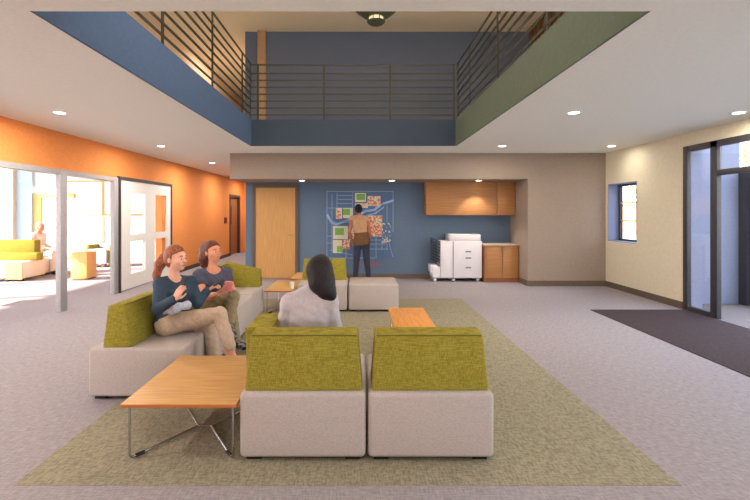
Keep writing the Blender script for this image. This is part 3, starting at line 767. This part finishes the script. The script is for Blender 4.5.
    def colour(p):
        q = Vector(p)-H; x, y, z = q.dot(hr)/hs, q.dot(lf)/hs, q.dot(hu)/hs
        if y > .06 and abs(x) < .019 and -.067 < z < -.053: return 1
        if y > .055 and .016 < abs(x) < .046 and .021 < z < .029: return 2
        return 0
    body = sdf_mesh('body', torso+arms+fore+legs+shin+feet+neck+head+hp, vox, [skin, 'lips', hairmat], root, colour=colour)
    for sg in (-1, 1):
        bm = bmesh.new(); bmesh.ops.create_uvsphere(bm, u_segments=14, v_segments=10, radius=.0108*hs)
        e = obj('eyeball', bm, 'eye_white', root); e.location = h(sg*.030, .0725, -.002)-Vector(J['root'])
        bm = bmesh.new(); bmesh.ops.create_uvsphere(bm, u_segments=10, v_segments=8, radius=.0080*hs)
        i_ = obj('iris', bm, 'iris_dark', e); i_.location = lf*.0046*hs
    # clothes
    el_end = []
    for c in 'RL':
        sh, e_, wr = J['sh'+c], J['el'+c], J['wr'+c]
        if sleeve >= 1: el_end += [cone(sh, e_, .052*s, .042*s, .02), cone(e_, e_.lerp(wr, .94), .041*s, .029*s, .015)]
        else: el_end += [cone(sh, sh.lerp(e_, sleeve), .052*s, .049*s, .02)]
    nb = N + f*.045 + Vector((0,0,.035))
    def ncut(X, Y, Z):
        return neck_r*s - np.sqrt((X-nb.x)**2+(Y-nb.y)**2+(Z-nb.z)**2)
    tors = list(torso)
    if hem is not None:      # loose lower edge of a long top
        tors += [cone(P+rgt*.05-dvec*0, P+rgt*.055-dvec*hem, .10*s, .108*s, .05), cone(P-rgt*.05, P-rgt*.055-dvec*hem, .10*s, .108*s, .05)]
    def scut(X, Y, Z):
        a = ncut(X, Y, Z)
        lim = (hem if hem is not None else .05)
        b = -((X-P.x)*dvec.x+(Y-P.y)*dvec.y+(Z-P.z)*dvec.z) - lim
        if shirt2: 
            c_ = shirt2[1]; b = np.maximum(b, -((X-P.x)*dvec.x+(Y-P.y)*dvec.y+(Z-P.z)*dvec.z) + c_)
        return np.maximum(a, b)
    sdf_mesh('top', tors+el_end, vox, shirt, root, cut=scut, noise=.0022, off=.011)
    if shirt2:
        def s2(X, Y, Z):
            u = (X-P.x)*dvec.x+(Y-P.y)*dvec.y+(Z-P.z)*dvec.z
            return np.maximum(u-shirt2[1]-.004, -u-hem)
        sdf_mesh('lower_top', tors, vox, shirt2[0], root, cut=s2, noise=.003, off=.016)
    pl_ = [torso[0]]
    for c in 'RL':
        hp_, kn, an = J['hip'+c], J['kn'+c], J['an'+c]
        pl_ += [cone(hp_, kn, .092*s, .062*s, .03), cone(kn, kn.lerp(an, pant_len), .062*s, .046*s, .02)]
    pl_.append(cone(P-Vector((0,0,.01)), P+dvec*.04, .10*s, .10*s, .05)); 
    sdf_mesh('trousers', pl_, vox, pants, root, noise=.003, off=.008)
    if shoes:
        for k_, c in enumerate('RL'):
            an = J['an'+c]; td = Vector(J['toe'+c]).normalized(); dn = Vector((0,0,-1)); dn = (dn-td*dn.dot(td)).normalized()
            pr = feet[5*k_:5*k_+5][1:]
            so_ = sdf_mesh('shoe', pr, .006, shoes, root, off=.008)
            hl = an+dn*.075*s-td*.045*s; bl = an+dn*.077*s+td*.13*s
            sdf_mesh('sole', [cone(hl, bl, .026*s, .026*s, .01), cone(bl, bl+td*.03*s, .028*s, .02*s, .01)], .006, 'sole_white', so_,
                     cut=lambda X, Y, Z: np.abs((X-hl.x)*dn.x+(Y-hl.y)*dn.y+(Z-hl.z)*dn.z)-.010*s).matrix_parent_inverse = Matrix.Translation(-Vector(J['root']))
    # hair: cap that leaves the face free, then whatever falls from it
    caps = [ell(h(0,-.014,.020), np.array((.083,.098,.100))*hs, R, .02), ell(h(0,-.03,-.02), np.array((.078,.078,.078))*hs, R, .02)]
    def hcut(X, Y, Z):
        x = (X-H.x)*hr.x+(Y-H.y)*hr.y+(Z-H.z)*hr.z; y = (X-H.x)*lf.x+(Y-H.y)*lf.y+(Z-H.z)*lf.z; z = (X-H.x)*hu.x+(Y-H.y)*hu.y+(Z-H.z)*hu.z
        line_ = .012 + np.clip(z-.028*hs, 0, 1)*1.5 - np.clip(-z-.01, 0, 1)*.4
        return np.where(np.sqrt(x*x+y*y+z*z) < .15*hs, (y-line_*hs)*.8, -1)
    caps += [cone(Vector(a), Vector(b), ra, rb, .02) for a, b, ra, rb in (hair or [])]
    sdf_mesh('hair', caps, vox, hairmat, root, cut=hcut, noise=hnoise)
    return root

gy = Vector((0,0,0))
# woman in navy, red ponytail
W1 = dict(root=(-1.72,3.93,.41), pelvis=at(171,323,3.95), neck=at(174,278.5,3.95), head=at(176,257.8,3.93), shR=at(161,284,3.84), shL=at(190,282.5,4.06),
  elR=at(158,309,3.70), wrR=at(174.5,299,3.58), elL=at(197,303,4.02), wrL=at(208,290,4.12), hipR=at(167,324,3.87), hipL=at(175,322,4.04),
  knR=at(219,314.5,3.84), knL=at(210,326,4.02), anR=at(231,349,3.76), anL=at(215,367,3.98), toeR=(.75,-.25,-.6), toeL=(1,-.1,0))
w1 = person('seated_person', 'woman with red ponytail, navy long-sleeved top and khaki trousers, nearest on the left row', W1, (.96,-.30,-.06), (.72,-.7,0), s=.93,
  skin='skin_fair', hairmat='hair_red', shirt='navy_knit', pants='khaki', shoes=None, hscale=1.08, hnoise=.0007, neck_r=.072,
  hair=[(at(163,257,3.95), at(160,264,3.93), .034, .045), (at(160,264,3.93), at(156.5,275,3.92), .045, .032), (at(156.5,275,3.92), at(155,284,3.9), .032, .012)],
  hands={'R': (at(186,281,3.56)-at(174.5,299,3.58), (.5,.9,.2), .25), 'L': (at(220,283,4.1)-at(208,290,4.12), (.3,.2,-.9), .7)}, group='people sitting on the left row of lounge seats')
def phone(label, c, D, n):
    t_ = thing('mobile_phone', label, 'phone', c)
    B('phone_body', 'black_plastic', (-.028, .028, -.004, .004, -.055, .055), parent=t_, bev=.003)
    B('screen', 'screen_dark', (-.025, .025, -.0052, -.0042, -.05, .05), parent=t_)
    D = Vector(D).normalized(); n = Vector(n); n = (n-D*n.dot(D)).normalized(); x = n.cross(D)
    t_.rotation_euler = Matrix(((x[0],n[0],D[0]),(x[1],n[1],D[1]),(x[2],n[2],D[2]))).to_euler()
    return t_
phone('dark phone held up in the left hand of woman in navy', at(218.5,282,4.09), (.75,0,.45), (.5,.5,-.7))
phone('dark phone in the raised right hand of woman in navy', at(182,284.5,3.6), (.35,.1,1), (.5,.85,0))
bm = None
st = sdf_mesh('waist_wrap', [cone(at(161,309,3.72), at(172,309,3.70), .035, .042, .02), cone(at(172,309,3.70), at(188,305,3.80), .042, .034, .02)], .006, 'denim_light', w1, noise=.005)
st['label'] = 'light grey-blue cloth folded across the lap'
# woman with the cup
W2 = dict(root=(-1.61,4.7,.41), pelvis=at(211,304,4.72), neck=at(213,268.5,4.7), head=at(212.5,251.4,4.7), shR=at(199,275,4.6), shL=at(226,273,4.80),
  elR=at(204,297,4.48), wrR=at(217.5,294,4.36), elL=at(233,292,4.76), wrL=at(232.5,290,4.52), hipR=at(208,305,4.63), hipL=at(215,303,4.81),
  knR=at(233,297,4.52), knL=at(230,307,4.78), anR=at(229,323,4.40), anL=at(236.5,341,4.72), toeR=(.7,-.5,-.6), toeL=(.95,-.3,0))
person('seated_person', 'woman in slate T-shirt and olive trousers holding pink cup, second on the left row', W2, (.86,-.50,.04), (.62,-.78,0), s=.93,
  skin='skin_tan', hairmat='hair_brown', shirt='slate_tee', pants='olive', hscale=1.08, hnoise=.0007, sleeve=.34, neck_r=.098,
  hair=[(at(207.5,249,4.74), at(205,258,4.70), .085, .068), (at(205,258,4.70), at(204.5,264,4.70), .064, .042), (at(204.5,264,4.70), at(205.5,268,4.72), .04, .02)],
  hands={'R': (at(227.5,287.5,4.34)-at(217.5,294,4.36), (.2,.5,.8), .6), 'L': (at(226.5,286,4.36)-at(232.5,290,4.52), (-.4,-.2,.3), .6)}, shoes='sneaker', group='people sitting on the left row of lounge seats')
cpn = thing('drinking_cup', 'pink cup with pale lid held by woman in slate T-shirt', 'cup', at(228.6,290.6,4.33))
bm = bmesh.new(); lathe(bm, [(0,0), (.030,0), (.038,.075), (0,.075)], 24); obj('cup_body', bm, 'cup_pink', cpn)
bm = bmesh.new(); lathe(bm, [(0,.075), (.040,.075), (.040,.084), (.034,.092), (0,.092)], 24); obj('lid', bm, 'lips', cpn)
# woman from behind
W3 = dict(root=(-.36,3.08,.41), pelvis=(-.375,3.10,.50), neck=(-.345,3.08,.965), head=(-.275,3.10,1.095), shR=(-.215,3.06,.885), shL=(-.495,3.07,.87),
  elR=(-.175,3.10,.66), wrR=(-.26,3.31,.60), elL=(-.548,3.10,.67), wrL=(-.45,3.33,.60), hipR=(-.29,3.10,.50), hipL=(-.46,3.10,.50),
  knR=(-.25,3.51,.49), knL=(-.45,3.51,.49), anR=(-.25,3.56,.108), anL=(-.46,3.56,.108), toeR=(0,1,0), toeL=(0,1,0))
person('seated_person', 'woman seen from behind with long straight black hair and pale grey blouse', W3, (.35,.93,-.05), (.12,.99,0), s=.95,
  skin='skin_tan', hairmat='hair_black', shirt='grey_blouse', pants='jeans_dark', neck_r=.06,
  hair=[((-.285,3.06,1.10), (-.265,3.04,1.02), .095, .092), ((-.265,3.04,1.02), (-.23,3.015,.965), .090, .066), ((-.23,3.015,.965), (-.195,3.0,.93), .062, .034)], hnoise=.0004,
  hands={'R': ((-.3,.9,-.3), (0,-.2,-1), .3), 'L': ((.3,.9,-.3), (0,-.2,-1), .3)})
# person at the map
W4 = dict(root=(.03,9.62,0), pelvis=(.035,9.62,.90), neck=(-.02,9.62,1.44), head=(-.035,9.64,1.585), shR=(.135,9.62,1.375), shL=(-.165,9.62,1.375),
  elR=(.215,9.60,1.08), wrR=(.195,9.70,.86), elL=(-.235,9.60,1.08), wrL=(-.17,9.70,.86), hipR=(.115,9.62,.88), hipL=(-.045,9.62,.88),
  knR=(.145,9.62,.49), knL=(-.075,9.63,.49), anR=(.19,9.60,.09), anL=(-.10,9.62,.09), toeR=(.25,1,0), toeL=(-.15,1,0))
person('standing_person', 'person with dark hair in tan and brown sleeveless top studying the wall map', W4, (-.05,1,.0), (0,1,0), s=.98,
  skin='skin_brown', hairmat='hair_black', shirt='tan_cloth', shirt2=('brown_cloth', .17), hem=.10, pants='jeans_dark', sleeve=.05, neck_r=.06,
  hair=[((-.035,9.55,1.60), (-.035,9.53,1.62), .035, .03)],
  hands={'R': ((-.15,.3,-1), (-1,0,0), .5), 'L': ((.15,.3,-1), (1,0,0), .5)}, shoes='brown_cloth')
# sunroom sitter
ss = thing('lounge_chair', 'white seat behind the green-backed bench in the sunroom', 'chair', (-7.95, 10.75, 0))
B('seat', 'white_paint', (-.4, .4, -.35, .35, .06, .43), parent=ss, bev=.02); B('foot', 'black_plastic', (-.35, .35, -.3, .3, 0, .06), parent=ss)
o5 = Vector((-7.95, 10.72, 0))
W5 = {k: Vector(v)+o5 for k, v in dict(root=(0,0,.43), pelvis=(0,0,.53), neck=(.04,0,1.02), head=(.09,0,1.165), shR=(.04,-.17,.95), shL=(.04,.17,.95), elR=(.02,-.24,.70), wrR=(.25,-.15,.66),
  elL=(.02,.24,.70), wrL=(.25,.12,.66), hipR=(0,-.09,.53), hipL=(0,.09,.53), knR=(.46,-.1,.53), knL=(.46,.1,.53), anR=(.47,-.1,.09), anL=(.47,.1,.09)).items()}
W5['toeR'] = (1,0,0); W5['toeL'] = (1,0,0)
person('seated_person', 'sunlit person in white sitting far inside the sunroom', W5, (.95,-.2,0), (1,-.1,0), s=.98, skin='skin_tan', hairmat='hair_blond', shirt='white_paint', pants='white_paint',
  hands={'R': ((1,0,-.2), (0,0,-1), .3), 'L': ((1,0,-.2), (0,0,-1), .3)}, vox=.008)
# ------------------------------------------------------------------ camera, light, view
cam = bpy.data.cameras.new('camera'); co = bpy.data.objects.new('camera', cam); COL.objects.link(co)
cam.sensor_width = 36; cam.sensor_fit = 'HORIZONTAL'; cam.lens = F/750*36
co.location = (0, 0, EYE); co.rotation_euler = (PI/2, 0, 0)
cam.shift_x = (375-VX)/750; cam.shift_y = -(250-VY)/750
cam.clip_start = .05; cam.clip_end = 300
sc.camera = co
w = bpy.data.worlds.new('world'); sc.world = w; w.use_nodes = True
nt = w.node_tree; bg = nt.nodes['Background']
tc = nt.nodes.new('ShaderNodeTexCoord'); sp = nt.nodes.new('ShaderNodeSeparateXYZ'); rp = nt.nodes.new('ShaderNodeValToRGB')
nt.links.new(tc.outputs['Generated'], sp.inputs[0]); nt.links.new(sp.outputs['Z'], rp.inputs['Fac']); nt.links.new(rp.outputs['Color'], bg.inputs['Color'])
rp.color_ramp.elements[0].color = (1.0, .95, .9, 1); rp.color_ramp.elements[1].color = (.55, .70, 1.0, 1); rp.color_ramp.elements[1].position = .7
bg.inputs['Strength'].default_value = 6.5
sun = bpy.data.lights.new('sun', 'SUN'); sun.energy = 28; sun.color = (1,.93,.82); sun.angle = math.radians(1)
so = bpy.data.objects.new('sun', sun); COL.objects.link(so)
dirv = Vector((1, .42, -.56)).normalized(); so.rotation_euler = dirv.to_track_quat('-Z', 'Y').to_euler()
# unseen area lights added to brighten the upper storey, no fixtures there
for (x, y, e) in ((-3.0, 5, 16), (.0, 1.0, 90), (2.9, 6.0, 15), (-3.4, 12.0, 40)):
    ld = bpy.data.lights.new('upper_fill', 'AREA'); ld.energy = e; ld.size = 1.6; ld.color = (1,.88,.74)
    lo = bpy.data.objects.new('upper_fill', ld); COL.objects.link(lo); lo.location = (x, y, ZT-.05)
vs = sc.view_settings; vs.view_transform = 'Standard'; vs.look = 'None'; vs.gamma = 1; vs.use_curve_mapping = False
vs.exposure = 0.0
